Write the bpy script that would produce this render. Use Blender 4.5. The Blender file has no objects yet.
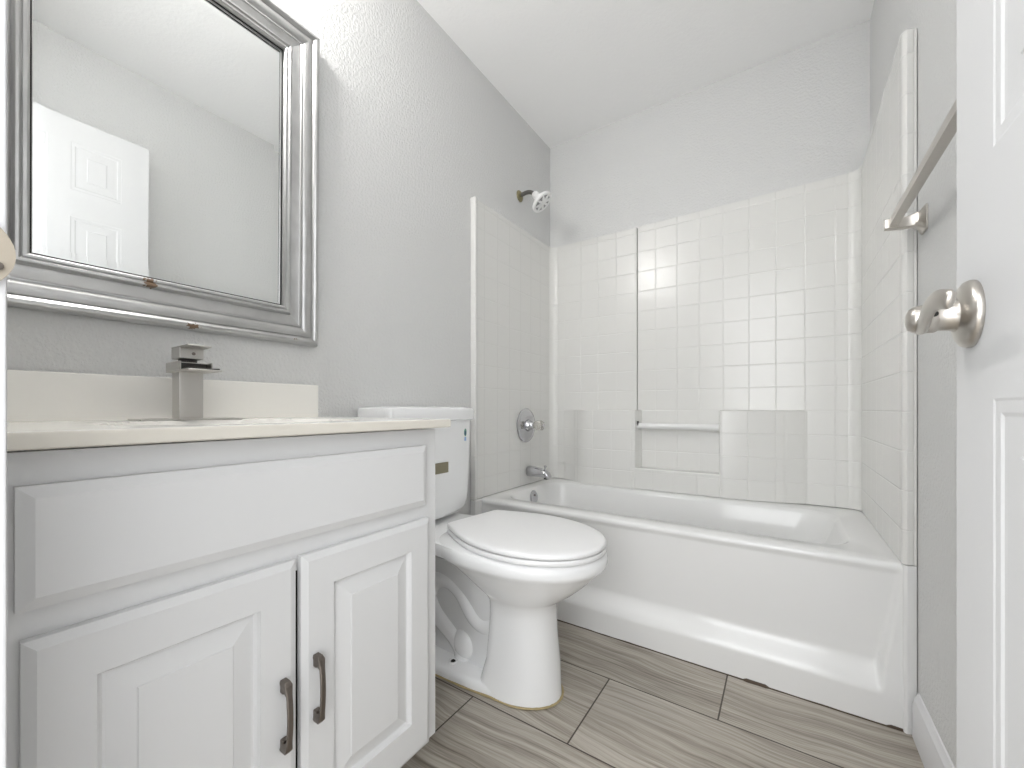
import bpy, bmesh, math, random
from mathutils import Vector, Matrix, noise

random.seed(7)
C = bpy.context.scene.collection
sc = bpy.context.scene
PI = math.pi

# ------------------------------------------------------------------ camera, world, light, exposure
F_PX = 407.0
cam_d = bpy.data.cameras.new('camera')
cam = bpy.data.objects.new('camera', cam_d)
C.objects.link(cam)
cam.location = (1.223, -2.26, 0.883)
cam.rotation_euler = (PI / 2, 0, math.radians(33.755))
cam_d.sensor_fit = 'HORIZONTAL'
cam_d.sensor_width = 36.0
cam_d.lens = F_PX * 36.0 / 1024.0
cam_d.shift_y = 25.0 / 1024.0
cam_d.clip_start = 0.02
sc.camera = cam

wd = bpy.data.worlds.new('world')
sc.world = wd
wd.use_nodes = True
bg = wd.node_tree.nodes['Background']
bg.inputs[0].default_value = (0.97, 0.985, 1.0, 1)      # even white world light, added as fill through the bathroom doorway
bg.inputs[1].default_value = 1.4

# added fill lamp, unseen behind the camera, brightening the room through the doorway
ld = bpy.data.lights.new('hall_fill', 'AREA')
ld.shape = 'RECTANGLE'; ld.size = 1.6; ld.size_y = 1.8
ld.energy = 14.0; ld.color = (0.97, 0.985, 1.0)
lo = bpy.data.objects.new('hall_fill', ld); C.objects.link(lo)
lo.location = (1.15, -3.7, 1.5); lo.rotation_euler = (math.radians(88), 0, math.radians(-4))

GLOBE_EMIT = 48.0                                        # the frosted globe of the vanity light

vs = sc.view_settings
vs.view_transform = 'Standard'
vs.look = 'None'
vs.gamma = 1.0
vs.use_curve_mapping = False
vs.exposure = 1.08
try:
    sc.cycles.use_denoising = True
    sc.cycles.max_bounces = 14
    sc.cycles.diffuse_bounces = 8
    sc.cycles.glossy_bounces = 6
    sc.cycles.caustics_reflective = False
    sc.cycles.caustics_refractive = False
except Exception:
    pass

# ------------------------------------------------------------------ materials
class NT:
    def __init__(s, name):
        s.m = bpy.data.materials.new(name); s.m.use_nodes = True
        s.t = s.m.node_tree; s.b = s.t.nodes['Principled BSDF']
    def n(s, typ, **kw):
        nd = s.t.nodes.new(typ)
        for k, v in kw.items(): setattr(nd, k, v)
        return nd
    def l(s, a, b): s.t.links.new(a, b)
    def math(s, op, a, b=None, c=None):
        nd = s.n('ShaderNodeMath', operation=op)
        for i, v in enumerate((a, b, c)):
            if v is None: continue
            if isinstance(v, (int, float)): nd.inputs[i].default_value = v
            else: s.l(v, nd.inputs[i])
        return nd.outputs[0]
    def coord(s):
        return s.n('ShaderNodeTexCoord').outputs['Object']
    def pos(s):
        return s.n('ShaderNodeNewGeometry').outputs['Position']
    def noise(s, vec, scale, detail=3, rough=0.5, dist=0.0):
        nd = s.n('ShaderNodeTexNoise'); nd.inputs['Scale'].default_value = scale
        nd.inputs['Detail'].default_value = detail; nd.inputs['Roughness'].default_value = rough
        nd.inputs['Distortion'].default_value = dist
        if vec is not None: s.l(vec, nd.inputs['Vector'])
        return nd.outputs[0]
    def ramp(s, fac, stops):
        nd = s.n('ShaderNodeValToRGB'); s.l(fac, nd.inputs[0])
        els = nd.color_ramp.elements
        while len(els) < len(stops): els.new(0.5)
        for e, (p, c) in zip(els, stops):
            e.position = p; e.color = (c[0], c[1], c[2], 1) if not isinstance(c, (int, float)) else (c, c, c, 1)
        return nd.outputs[0]
    def bump(s, h, strength, dist, prev=None):
        nd = s.n('ShaderNodeBump'); nd.inputs['Strength'].default_value = strength
        nd.inputs['Distance'].default_value = dist; s.l(h, nd.inputs['Height'])
        if prev is not None: s.l(prev, nd.inputs['Normal'])
        return nd.outputs[0]
    def mapv(s, vec, scale=(1, 1, 1), loc=(0, 0, 0), rot=(0, 0, 0)):
        nd = s.n('ShaderNodeMapping'); s.l(vec, nd.inputs[0])
        nd.inputs['Location'].default_value = loc; nd.inputs['Rotation'].default_value = rot
        nd.inputs['Scale'].default_value = scale
        return nd.outputs[0]
    def set(s, col=None, rough=None, metal=None, normal=None, **kw):
        if col is not None:
            if isinstance(col, (tuple, list)): s.b.inputs['Base Color'].default_value = (col[0], col[1], col[2], 1)
            else: s.l(col, s.b.inputs['Base Color'])
        if rough is not None:
            if isinstance(rough, (int, float)): s.b.inputs['Roughness'].default_value = rough
            else: s.l(rough, s.b.inputs['Roughness'])
        if metal is not None: s.b.inputs['Metallic'].default_value = metal
        if normal is not None: s.l(normal, s.b.inputs['Normal'])
        for k, v in kw.items(): s.b.inputs[k].default_value = v
        return s.m

def plain(name, col, rough=0.5, metal=0.0, bump=0.0, scale=200.0, dist=0.001):
    t = NT(name)
    nrm = None
    v = t.pos()
    nz = t.noise(v, scale, 2)
    if bump: nrm = t.bump(nz, bump, dist)
    mix = t.n('ShaderNodeMix', data_type='RGBA')
    t.l(t.noise(v, 3.0, 2), mix.inputs[0])
    mix.inputs[6].default_value = (col[0] * 0.985, col[1] * 0.985, col[2] * 0.985, 1)
    mix.inputs[7].default_value = (min(col[0] * 1.015, 1), min(col[1] * 1.015, 1), min(col[2] * 1.015, 1), 1)
    return t.set(mix.outputs[2], rough, metal, nrm)

def mat_wall(name, col, strength=0.45, scale=105.0):
    t = NT(name); v = t.pos()
    a = t.noise(v, scale, 3, 0.55)
    h = t.ramp(a, [(0.40, 0.0), (0.62, 1.0)])
    nrm = t.bump(h, strength, 0.0022)
    return t.set(col, 0.62, 0, nrm)

M_WALL = mat_wall('grey_wall_paint', (0.655, 0.657, 0.653))
M_CEIL = mat_wall('white_ceiling_paint', (0.92, 0.92, 0.92), 0.14, 70.0)
M_TRIM = plain('white_trim_paint', (0.70, 0.70, 0.71), 0.45)
M_DOOR = plain('white_door_paint', (0.67, 0.673, 0.678), 0.60, bump=0.05, scale=160)
M_CAB = plain('white_cabinet_paint', (0.70, 0.702, 0.705), 0.42, bump=0.04, scale=150)
M_DARK = plain('near_black', (0.012, 0.011, 0.010), 0.8)
M_COUNTER = plain('cultured_marble', (0.82, 0.805, 0.765), 0.16)
M_EDGE = plain('beige_marble_edge', (0.70, 0.668, 0.60), 0.25)  # slab edge faces, darker and more beige than the top
M_PORC = plain('white_porcelain', (0.84, 0.845, 0.85), 0.10)
M_SEAT = plain('white_seat_plastic', (0.82, 0.82, 0.825), 0.28)
M_CHROME = plain('chrome', (0.56, 0.56, 0.58), 0.08, 1.0)
M_NICKEL = plain('brushed_nickel', (0.56, 0.53, 0.49), 0.30, 1.0, bump=0.06, scale=400)
M_FAUCET = plain('satin_steel', (0.55, 0.535, 0.51), 0.34, 1.0, bump=0.15, scale=300)
M_FAUCETD = plain('dark_spout_channel', (0.03, 0.027, 0.024), 0.5, 0.3)  # near-black tone for the spout channel and cartridge collar
M_BRONZE = plain('aged_bronze', (0.19, 0.165, 0.145), 0.38, 0.9)
M_BRASS = plain('aged_brass', (0.30, 0.27, 0.16), 0.30, 1.0)
M_WHITEPL = plain('white_plastic', (0.82, 0.82, 0.82), 0.35)
M_CAULK = plain('yellowed_caulk', (0.40, 0.32, 0.17), 0.6)
M_DIRT_SHADE = plain('dirty_shaded_seam', (0.07, 0.05, 0.035), 0.8)  # grime and contact shadow in one dark brown
M_BROWN = plain('brown_sticker', (0.235, 0.21, 0.14), 0.4)
M_GREEN = plain('green_sticker', (0.10, 0.30, 0.22), 0.4)
M_BLUE = plain('blue_sticker', (0.25, 0.42, 0.68), 0.4)
M_NAVY = plain('navy_sticker', (0.02, 0.07, 0.16), 0.4)

t = NT('mirror_glass')
M_GLASS = t.set((0.90, 0.915, 0.91), 0.0, 1.0)

def silver_frame():
    t = NT('worn_silver_frame'); v = t.pos()
    spots = None
    # worn brown chips on the lower rail
    for (cx, cy, cz, r) in ((0.032, -1.948, 1.168, 0.015), (0.034, -1.868, 1.080, 0.013), (0.04, -1.62, 1.083, 0.010), (0.05, -1.875, 1.17, 0.008)):
        d = t.n('ShaderNodeVectorMath', operation='DISTANCE'); t.l(v, d.inputs[0]); d.inputs[1].default_value = (cx, cy, cz)
        q = t.math('SUBTRACT', r, d.outputs['Value'])
        q = t.math('ADD', q, t.math('MULTIPLY', t.math('SUBTRACT', t.noise(v, 160, 3), 0.55), 0.03))
        q = t.math('GREATER_THAN', q, 0.0)
        spots = q if spots is None else t.math('MAXIMUM', spots, q)
    grain = t.noise(t.mapv(v, (300, 12, 12)), 1.0, 2)
    base = t.ramp(grain, [(0.3, (0.47, 0.47, 0.468)), (0.7, (0.60, 0.60, 0.597))])
    mix = t.n('ShaderNodeMix', data_type='RGBA'); t.l(spots, mix.inputs[0]); t.l(base, mix.inputs[6])
    mix.inputs[7].default_value = (0.20, 0.13, 0.08, 1)
    t.l(t.math('MULTIPLY', t.math('SUBTRACT', 1.0, spots), 0.88), t.b.inputs['Metallic'])
    return t.set(mix.outputs[2], 0.30)
M_SILVER = silver_frame()

def mat_surround(name='tile_pattern_acrylic', grooves=True):
    """glossy off-white acrylic wall panel moulded with a square tile grid"""
    t = NT(name); v = t.pos()
    sep = t.n('ShaderNodeSeparateXYZ'); t.l(v, sep.inputs[0])
    P = 0.108
    g = None
    for out, ph in ((sep.outputs[0], 0.652), (sep.outputs[1], -0.054), (sep.outputs[2], 0.876)):
        a = t.math('DIVIDE', t.math('SUBTRACT', out, ph), P)
        a = t.math('ABSOLUTE', t.math('SUBTRACT', t.math('FRACT', t.math('ADD', a, 0.5)), 0.5))   # 0 on the line
        a = t.math('DIVIDE', a, 0.030)
        a = t.math('MINIMUM', a, 1.0)
        a = t.math('SMOOTH_MIN', a, 1.0, 0.2)
        g = a if g is None else t.math('MINIMUM', g, a)
    fine = t.noise(v, 420, 2)
    wav = t.noise(v, 9, 2)
    h = t.math('ADD', g, t.math('MULTIPLY', fine, 0.16))
    h = t.math('ADD', h, t.math('MULTIPLY', wav, 0.3))
    nrm = t.bump(h, 0.75, 0.0016)
    return t.set((0.722, 0.719, 0.70), 0.20, 0, nrm)
M_SURR = mat_surround()
M_TUB = plain('glossy_tub_enamel', (0.765, 0.766, 0.762), 0.13)

def mat_floor():
    t = NT('wood_look_floor_tile'); v = t.pos()
    shift = t.mapv(v, loc=(-0.110 + 6.38, 0.975 + 3.12, 0))
    br = t.n('ShaderNodeTexBrick'); t.l(shift, br.inputs['Vector'])
    br.offset = 0.5; br.offset_frequency = 2; br.squash = 1.0
    br.inputs['Color1'].default_value = (0, 0, 0, 1); br.inputs['Color2'].default_value = (1, 1, 1, 1)
    br.inputs['Mortar'].default_value = (0.5, 0.5, 0.5, 1)
    br.inputs['Scale'].default_value = 1.0; br.inputs['Mortar Size'].default_value = 0.0022
    br.inputs['Mortar Smooth'].default_value = 0.0; br.inputs['Bias'].default_value = 0.0
    br.inputs['Brick Width'].default_value = 0.638; br.inputs['Row Height'].default_value = 0.312
    rnd = br.outputs['Color']; mort = br.outputs['Fac']
    # wavy grain running along x, different in every tile
    off = t.n('ShaderNodeVectorMath', operation='SCALE'); t.l(rnd, off.inputs[0]); off.inputs['Scale'].default_value = 7.3
    add = t.n('ShaderNodeVectorMath', operation='ADD'); t.l(v, add.inputs[0]); t.l(off.outputs[0], add.inputs[1])
    warp = t.n('ShaderNodeTexNoise'); warp.inputs['Scale'].default_value = 2.3; warp.inputs['Detail'].default_value = 2
    t.l(add.outputs[0], warp.inputs['Vector'])
    wsc = t.n('ShaderNodeVectorMath', operation='SCALE'); t.l(warp.outputs['Color'], wsc.inputs[0]); wsc.inputs['Scale'].default_value = 0.10
    a2 = t.n('ShaderNodeVectorMath', operation='ADD'); t.l(add.outputs[0], a2.inputs[0]); t.l(wsc.outputs[0], a2.inputs[1])
    st = t.mapv(a2.outputs[0], (1.5, 46.0, 1.0))
    n1 = t.noise(st, 1.0, 6, 0.68, 0.9)
    st2 = t.mapv(a2.outputs[0], (5.0, 190.0, 1.0))
    n2 = t.noise(st2, 1.0, 3, 0.6)
    st3 = t.mapv(a2.outputs[0], (0.9, 9.0, 1.0))
    n3 = t.noise(st3, 1.0, 2, 0.5)
    mixv = t.math('ADD', t.math('MULTIPLY', n1, 0.56), t.math('ADD', t.math('MULTIPLY', n2, 0.27), t.math('MULTIPLY', n3, 0.17)))
    col = t.ramp(mixv, [(0.36, (0.145, 0.122, 0.096)), (0.45, (0.285, 0.255, 0.214)), (0.53, (0.40, 0.366, 0.316)), (0.64, (0.53, 0.495, 0.44))])
    mix = t.n('ShaderNodeMix', data_type='RGBA'); t.l(mort, mix.inputs[0]); t.l(col, mix.inputs[6])
    mix.inputs[7].default_value = (0.055, 0.042, 0.030, 1)
    h = t.math('SUBTRACT', t.math('MULTIPLY', n2, 0.12), mort)
    nrm = t.bump(h, 0.5, 0.0012)
    return t.set(mix.outputs[2], 0.40, 0, nrm)
M_FLOOR = mat_floor()

t = NT('frosted_globe_glow')
M_GLOBE = t.set((0.9, 0.9, 0.88), 0.5, **{'Emission Color': (1.0, 0.985, 0.96, 1), 'Emission Strength': GLOBE_EMIT})

# ------------------------------------------------------------------ mesh helpers
WN = {'left_panel', 'back_panel', 'right_panel', 'soap_ledge', 'niche_sill', 'backsplash', 'faucet_body', 'spout', 'handle', 'deck_plate', 'bar', 'side_return', 'casing', 'door_jamb'}
def obj(name, bm, mat, parent=None, smooth=None, mats=None):
    bmesh.ops.recalc_face_normals(bm, faces=bm.faces)
    me = bpy.data.meshes.new(name)
    bm.to_mesh(me); bm.free()
    for m in (mats or [mat]): me.materials.append(m)
    o = bpy.data.objects.new(name, me); C.objects.link(o)
    if smooth is not None:
        me.shade_smooth()
        try: me.set_sharp_from_angle(angle=math.radians(smooth))
        except Exception: pass
        if name in WN:
            w = o.modifiers.new('weighted_normals', 'WEIGHTED_NORMAL'); w.keep_sharp = True; w.weight = 100; w.mode = 'FACE_AREA'
    if parent is not None:
        o.parent = parent
        o.matrix_parent_inverse = parent.matrix_world.inverted() if False else Matrix.Translation(-parent.location)
    return o

def thing(name, label, cat, loc=(0, 0, 0), group=None):
    o = bpy.data.objects.new(name, None); C.objects.link(o)
    o.location = loc; o['label'] = label; o['category'] = cat
    o.empty_display_size = 0.05
    if group: o['group'] = group
    return o

def struct(name, bm, mat, label, cat, parent=None, smooth=None):
    o = obj(name, bm, mat, parent, smooth)
    o['kind'] = 'structure'; o['label'] = label; o['category'] = cat
    return o

def add_box(bm, x0, x1, y0, y1, z0, z1, bev=0.0, seg=2):
    r = bmesh.ops.create_cube(bm, size=1.0)
    vv = r['verts']
    for v in vv:
        v.co = Vector(((x0 + x1) / 2 + v.co.x * (x1 - x0), (y0 + y1) / 2 + v.co.y * (y1 - y0), (z0 + z1) / 2 + v.co.z * (z1 - z0)))
    if bev > 0:
        es = list({e for v in vv for e in v.link_edges})
        bmesh.ops.bevel(bm, geom=es, offset=bev, segments=seg, profile=0.5, affect='EDGES')

def box(*a, **k):
    bm = bmesh.new(); add_box(bm, *a, **k); return bm

def loft(bm, loops, closed=True, cap0=True, cap1=True):
    """loops: list of lists of points (same count)"""
    rows = [[bm.verts.new(p) for p in lp] for lp in loops]
    n = len(rows[0])
    for a, b in zip(rows, rows[1:]):
        for i in range(n if closed else n - 1):
            j = (i + 1) % n
            bm.faces.new((a[i], a[j], b[j], b[i]))
    if cap0: bm.faces.new(list(reversed(rows[0])))
    if cap1: bm.faces.new(rows[-1])
    return rows

def add_prism(bm, poly, z0, z1, bev=0.0, seg=2, minang=40):
    """vertical prism over a plan polygon; z1 may be a function of (x, y)"""
    zt = z1 if callable(z1) else (lambda x, y: z1)
    before = set(bm.verts)
    loft(bm, [[(x, y, z0) for x, y in poly], [(x, y, zt(x, y)) for x, y in poly]])
    if bev > 0:
        bm.normal_update()
        nv = [v for v in bm.verts if v not in before]
        es = [e for e in {e for v in nv for e in v.link_edges} if len(e.link_faces) == 2 and e.calc_face_angle(0) > math.radians(minang)]
        bmesh.ops.bevel(bm, geom=es, offset=bev, segments=seg, profile=0.5, affect='EDGES', clamp_overlap=True)

def add_lathe(bm, prof, origin, axis, n=40, cap=True):
    """prof: (distance along axis, radius)"""
    ax = Vector(axis).normalized()
    u = ax.orthogonal().normalized(); w = ax.cross(u)
    o = Vector(origin)
    loops = []
    for d, r in prof:
        r = max(r, 1e-5)
        loops.append([o + ax * d + (u * math.cos(2 * PI * i / n) + w * math.sin(2 * PI * i / n)) * r for i in range(n)])
    loft(bm, loops, True, cap, cap)

def smooth_path(pts, sub=6):
    P = [Vector(p) for p in pts]
    out = []
    for i in range(len(P) - 1):
        p0 = P[max(i - 1, 0)]; p1 = P[i]; p2 = P[i + 1]; p3 = P[min(i + 2, len(P) - 1)]
        for k in range(sub):
            s = k / sub
            out.append(0.5 * ((2 * p1) + (p2 - p0) * s + (2 * p0 - 5 * p1 + 4 * p2 - p3) * s * s + (-p0 + 3 * p1 - 3 * p2 + p3) * s ** 3))
    out.append(P[-1])
    return out

def add_tube(bm, pts, rad, n=16, flat=None, up=(0, 0, 1)):
    """tube along pts; rad number or list; flat=(a,b) elliptical scale in (side, up)"""
    P = [Vector(p) for p in pts]
    R = rad if isinstance(rad, (list, tuple)) else [rad] * len(P)
    loops = []
    upv = Vector(up)
    for i, p in enumerate(P):
        tg = (P[min(i + 1, len(P) - 1)] - P[max(i - 1, 0)]).normalized()
        side = tg.cross(upv)
        if side.length < 1e-4: side = tg.orthogonal()
        side.normalize(); u2 = side.cross(tg).normalized()
        a, b = flat if flat else (1, 1)
        loops.append([p + side * (math.cos(2 * PI * k / n) * R[i] * a) + u2 * (math.sin(2 * PI * k / n) * R[i] * b) for k in range(n)])
    loft(bm, loops)

def panel_slab(w, h, thick, panels, prof, ch=(0.0, 0.0)):
    """slab in local (u, v, n): front at n=0; panels = rects (u0,u1,v0,v1); prof = list of (inset, depth); ch=(inset, depth) chamfer round the edge"""
    bm = bmesh.new()
    ci, cd = ch
    us = sorted({ci, w - ci} | {p[0] for p in panels} | {p[1] for p in panels})
    vs_ = sorted({ci, h - ci} | {p[2] for p in panels} | {p[3] for p in panels})
    V = {}
    def vert(u, v, n):
        k = (round(u, 5), round(v, 5), round(n, 5))
        if k not in V: V[k] = bm.verts.new((u, v, n))
        return V[k]
    def inside(u, v):
        return any(p[0] < u < p[1] and p[2] < v < p[3] for p in panels)
    for a, b in zip(us, us[1:]):
        for c, d in zip(vs_, vs_[1:]):
            if not inside((a + b) / 2, (c + d) / 2):
                bm.faces.new((vert(a, c, 0), vert(b, c, 0), vert(b, d, 0), vert(a, d, 0)))
    # rim: chamfer and sides (perimeter verts must follow the grid)
    def per(i, n, uu, vv):
        pts = [(u, vv[0]) for u in uu[:-1]] + [(uu[-1], v) for v in vv[:-1]] + [(u, vv[-1]) for u in reversed(uu[1:])] + [(uu[0], v) for v in reversed(vv[1:])]
        return pts
    base = per(0, 0, us, vs_)
    def out(p, grow):
        u, v = p
        uo = u - grow if abs(u - us[0]) < 1e-6 else (u + grow if abs(u - us[-1]) < 1e-6 else u)
        vo = v - grow if abs(v - vs_[0]) < 1e-6 else (v + grow if abs(v - vs_[-1]) < 1e-6 else v)
        return uo, vo
    rows = [[vert(u, v, 0) for u, v in base]]
    if ci > 0: rows.append([vert(*out(p, ci), -cd) for p in base])
    rows.append([vert(*out(p, ci), -thick) for p in base])
    n = len(base)
    for a, b in zip(rows, rows[1:]):
        for i in range(n):
            j = (i + 1) % n
            bm.faces.new((a[i], a[j], b[j], b[i]))
    bm.faces.new(rows[-1])
    for (u0, u1, v0, v1) in panels:
        prev = [vert(u0, v0, 0), vert(u1, v0, 0), vert(u1, v1, 0), vert(u0, v1, 0)]
        # subdivided outer loop is possible when other cut lines cross: keep panels aligned so that they do not
        for ins, dep in prof:
            cur = [bm.verts.new((u0 + ins, v0 + ins, -dep)), bm.verts.new((u1 - ins, v0 + ins, -dep)), bm.verts.new((u1 - ins, v1 - ins, -dep)), bm.verts.new((u0 + ins, v1 - ins, -dep))]
            for i in range(4):
                j = (i + 1) % 4
                bm.faces.new((prev[i], prev[j], cur[j], cur[i]))
            prev = cur
        bm.faces.new(prev)
    return bm

def place(bm, origin, u, v, n):
    m = Matrix((( u[0], v[0], n[0], origin[0]), (u[1], v[1], n[1], origin[1]), (u[2], v[2], n[2], origin[2]), (0, 0, 0, 1)))
    bmesh.ops.transform(bm, matrix=m, verts=bm.verts)
    return bm

# ------------------------------------------------------------------ room shell
W, H, YN = 1.524, 2.52, -2.235
TH = 0.1
struct('floor', box(-TH, W + TH, -3.6, TH, -0.06, 0.0), M_FLOOR, 'grey brown wood-look plank tile floor with dark grout lines', 'floor')
struct('ceiling', box(-TH, W + TH, YN - 0.115, TH, H, H + 0.06), M_CEIL, 'white textured ceiling above the bathtub', 'ceiling')
struct('wall_left', box(-TH, 0, YN - 0.115, TH, 0, H), M_WALL, 'light grey textured wall behind mirror, vanity and toilet', 'wall')
struct('wall_back', box(0, W, 0, TH, 0, H), M_WALL, 'light grey wall above the far long side of the bathtub', 'wall')
struct('wall_right', box(W, W + TH, YN - 0.115, TH, 0, H), M_WALL, 'light grey wall on the right behind towel bar and door', 'wall')
# front wall with the doorway the photograph was taken from
DX0, DX1, DZ = 0.76, 1.425, 2.13
bm = bmesh.new()
add_box(bm, 0, DX0 - 0.018, YN - 0.115, YN, 0, H)
add_box(bm, DX1 + 0.018, W, YN - 0.115, YN, 0, H)
add_box(bm, DX0 - 0.018, DX1 + 0.018, YN - 0.115, YN, DZ + 0.018, H)
struct('wall_front', bm, M_WALL, 'light grey wall with the doorway, at the near end', 'wall')
# door lining and casing
tr = bpy.data.objects.new('trim_1', None); C.objects.link(tr)
tr.location = (DX0, YN, 0)
tr['kind'] = 'structure'; tr['label'] = 'white door jamb and casing at the far left edge of the photo'; tr['category'] = 'door frame'
bm = bmesh.new()
add_box(bm, DX0 - 0.018, DX0, YN - 0.115, YN + 0.001, 0, DZ, 0.001)
add_box(bm, DX1, DX1 + 0.018, YN - 0.115, YN + 0.001, 0, DZ, 0.001)
add_box(bm, DX0 - 0.018, DX1 + 0.018, YN - 0.115, YN + 0.001, DZ, DZ + 0.018, 0.001)
obj('door_jamb', bm, M_TRIM, tr, 30)
bm = bmesh.new()
add_box(bm, DX0 - 0.060, DX0 - 0.003, YN, YN + 0.017, 0, DZ + 0.06, 0.003)
add_box(bm, DX1 + 0.003, DX1 + 0.060, YN, YN + 0.017, 0, DZ + 0.06, 0.003)
add_box(bm, DX0 - 0.060, DX1 + 0.060, YN, YN + 0.017, DZ + 0.003, DZ + 0.06, 0.003)
obj('casing', bm, M_TRIM, tr, 30)
M_STRIKE = plain('dull_nickel', (0.40, 0.355, 0.29), 0.5, 0.6)
# strike plate: rounded lip reaching past the jamb edge
bm = bmesh.new()
pts = []
NZ = 24
for k in range(NZ + 1):
    a = PI * k / NZ
    pts.append((-0.010 + 0.0305 * math.sin(a), 0.0295 * math.cos(a)))
pts = [(-0.045, 0.0295)] + pts + [(-0.045, -0.0295)]
loops = []
for dx in (0.0, 0.0016):
    loops.append([(DX0 + dx + (0.0 if py < 0.0 else -0.06 * py), YN + py, 0.993 + pz) for py, pz in pts])
loft(bm, loops)
sp_ = obj('strike_plate', bm, M_STRIKE, tr, 30)
sp_['label'] = 'brushed nickel strike plate with a rounded lip'
bm = bmesh.new()
add_lathe(bm, [(0, 0.003), (0.002, 0.003), (0.0026, 0.001)], (DX0 + 0.0012, YN + 0.012, 0.984), (1, 0, 0), 12)
obj('screw', bm, M_BRONZE, sp_, 30)

# baseboard on the right wall
bm = bmesh.new()
prof = [(0, 0), (0.0135, 0), (0.0135, 0.088), (0.011, 0.096), (0.0105, 0.104), (0.006, 0.112), (0.003, 0.121), (0, 0.123)]
loft(bm, [[(W - d, y, z) for d, z in prof] for y in (-0.748, YN)])
struct('baseboard_right', bm, M_TRIM, 'white moulded baseboard along the right wall beside the tub', 'baseboard', smooth=25)
bm = bmesh.new()
loft(bm, [[(d, y, z) for d, z in prof] for y in (-1.53, -0.79)])
struct('baseboard_left', bm, M_TRIM, 'white baseboard on the left wall behind the toilet', 'baseboard', smooth=25)

# ------------------------------------------------------------------ open door
DXF = 1.386
dw = 0.635
d_y0 = -1.594                                       # free edge; u runs from the free edge towards the hinge
pr = []
def dpan(u0, u1, v0, v1): pr.append((u0, u1, v0, v1))
for (u0, u1) in ((0.098, 0.262), (0.330, 0.494)):
    dpan(u0, u1, 1.795, 2.0); dpan(u0, u1, 1.12, 1.68); dpan(u0, u1, 0.22, 0.885)
slab = panel_slab(dw, 2.10, 0.035, pr, [(0.0025, 0.0008), (0.013, 0.0010), (0.0165, 0.0024), (0.022, 0.0026), (0.050, 0.0018), (0.0515, 0.0006)], (0.0015, 0.0015))
place(slab, (DXF, d_y0, 0.008), (0, -1, 0), (0, 0, 1), (-1, 0, 0))
door = struct('door_1', slab, M_DOOR, 'white six panel door standing open against the right side', 'door')
def child(name, bm, mat, parent, smooth=35, label=None):
    o = obj(name, bm, mat, None, smooth)
    o.parent = parent
    o.matrix_parent_inverse = Matrix.Translation(-parent.location)
    if label: o['label'] = label
    return o
KY, KZ = -1.641, 0.982
bm = bmesh.new()
add_lathe(bm, [(0, 0.0345), (0.003, 0.0350), (0.0065, 0.0335), (0.0095, 0.029), (0.011, 0.022), (0.0125, 0.0175), (0.016, 0.0155), (0.026, 0.0145), (0.030, 0.0150)], (DXF, KY, KZ), (-1, 0, 0), 48)
child('rosette', bm, M_NICKEL, door, 40, 'brushed nickel round rosette')
# lever: collar, then a wave-shaped handle towards the hinge side
bm = bmesh.new()
LX = DXF - 0.027
add_lathe(bm, [(0, 0.0150), (0.002, 0.0158), (0.012, 0.0152), (0.018, 0.0140), (0.0215, 0.0115), (0.023, 0.008), (0.0235, 0.004)], (LX, KY, KZ - 0.001), (-1, 0, 0), 36)
pts = smooth_path([(LX - 0.012, KY + 0.008, KZ - 0.006), (LX - 0.013, KY - 0.016, KZ - 0.009), (LX - 0.016, KY - 0.040, KZ - 0.006), (LX - 0.018, KY - 0.064, KZ + 0.000), (LX - 0.018, KY - 0.086, KZ + 0.002), (LX - 0.016, KY - 0.102, KZ - 0.001), (LX - 0.014, KY - 0.110, KZ - 0.004)], 6)
nn = len(pts)
rad = []
for i in range(nn):
    s = i / (nn - 1)
    rad.append(0.0105 - 0.002 * s if s < 0.9 else 0.0085 * math.sqrt(max(0.02, 1 - ((s - 0.9) / 0.1) ** 2)))
add_tube(bm, pts, rad, 20, (0.50, 1.0))
lev = child('lever', bm, M_NICKEL, door, 45, 'brushed nickel wave-shaped lever')
bm = bmesh.new()
add_lathe(bm, [(0, 0.0028), (0.0018, 0.0028), (0.0019, 0.0005)], (LX - 0.004, KY - 0.0152, KZ + 0.001), (0, -1, 0), 14)
o = obj('set_screw', bm, M_DARK, None, 35); o.parent = lev
bm = bmesh.new()
add_box(bm, DXF + 0.006, DXF + 0.029, d_y0 - 0.0008, d_y0 + 0.0012, KZ - 0.028, KZ + 0.028, 0.0004)
child('latch_plate', bm, M_NICKEL, door, 30, 'brushed nickel latch plate')
for hz in (0.25, 1.05, 1.87):
    bm = bmesh.new()
    add_lathe(bm, [(0, 0.004), (0.002, 0.0055), (0.086, 0.0055), (0.088, 0.004)], (DXF - 0.003, d_y0 - dw + 0.001, hz), (0, 0, 1), 14)
    child('hinge', bm, M_NICKEL, door, 35, 'brushed nickel hinge')

# ------------------------------------------------------------------ bathtub
FY = -0.742                                          # apron front plane
RZ = 0.457                                           # rim height
tub = thing('bathtub', 'glossy white bathtub with a recessed apron below the tiled surround', 'bathtub', (0.762, FY, 0))
bm = bmesh.new()
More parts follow.
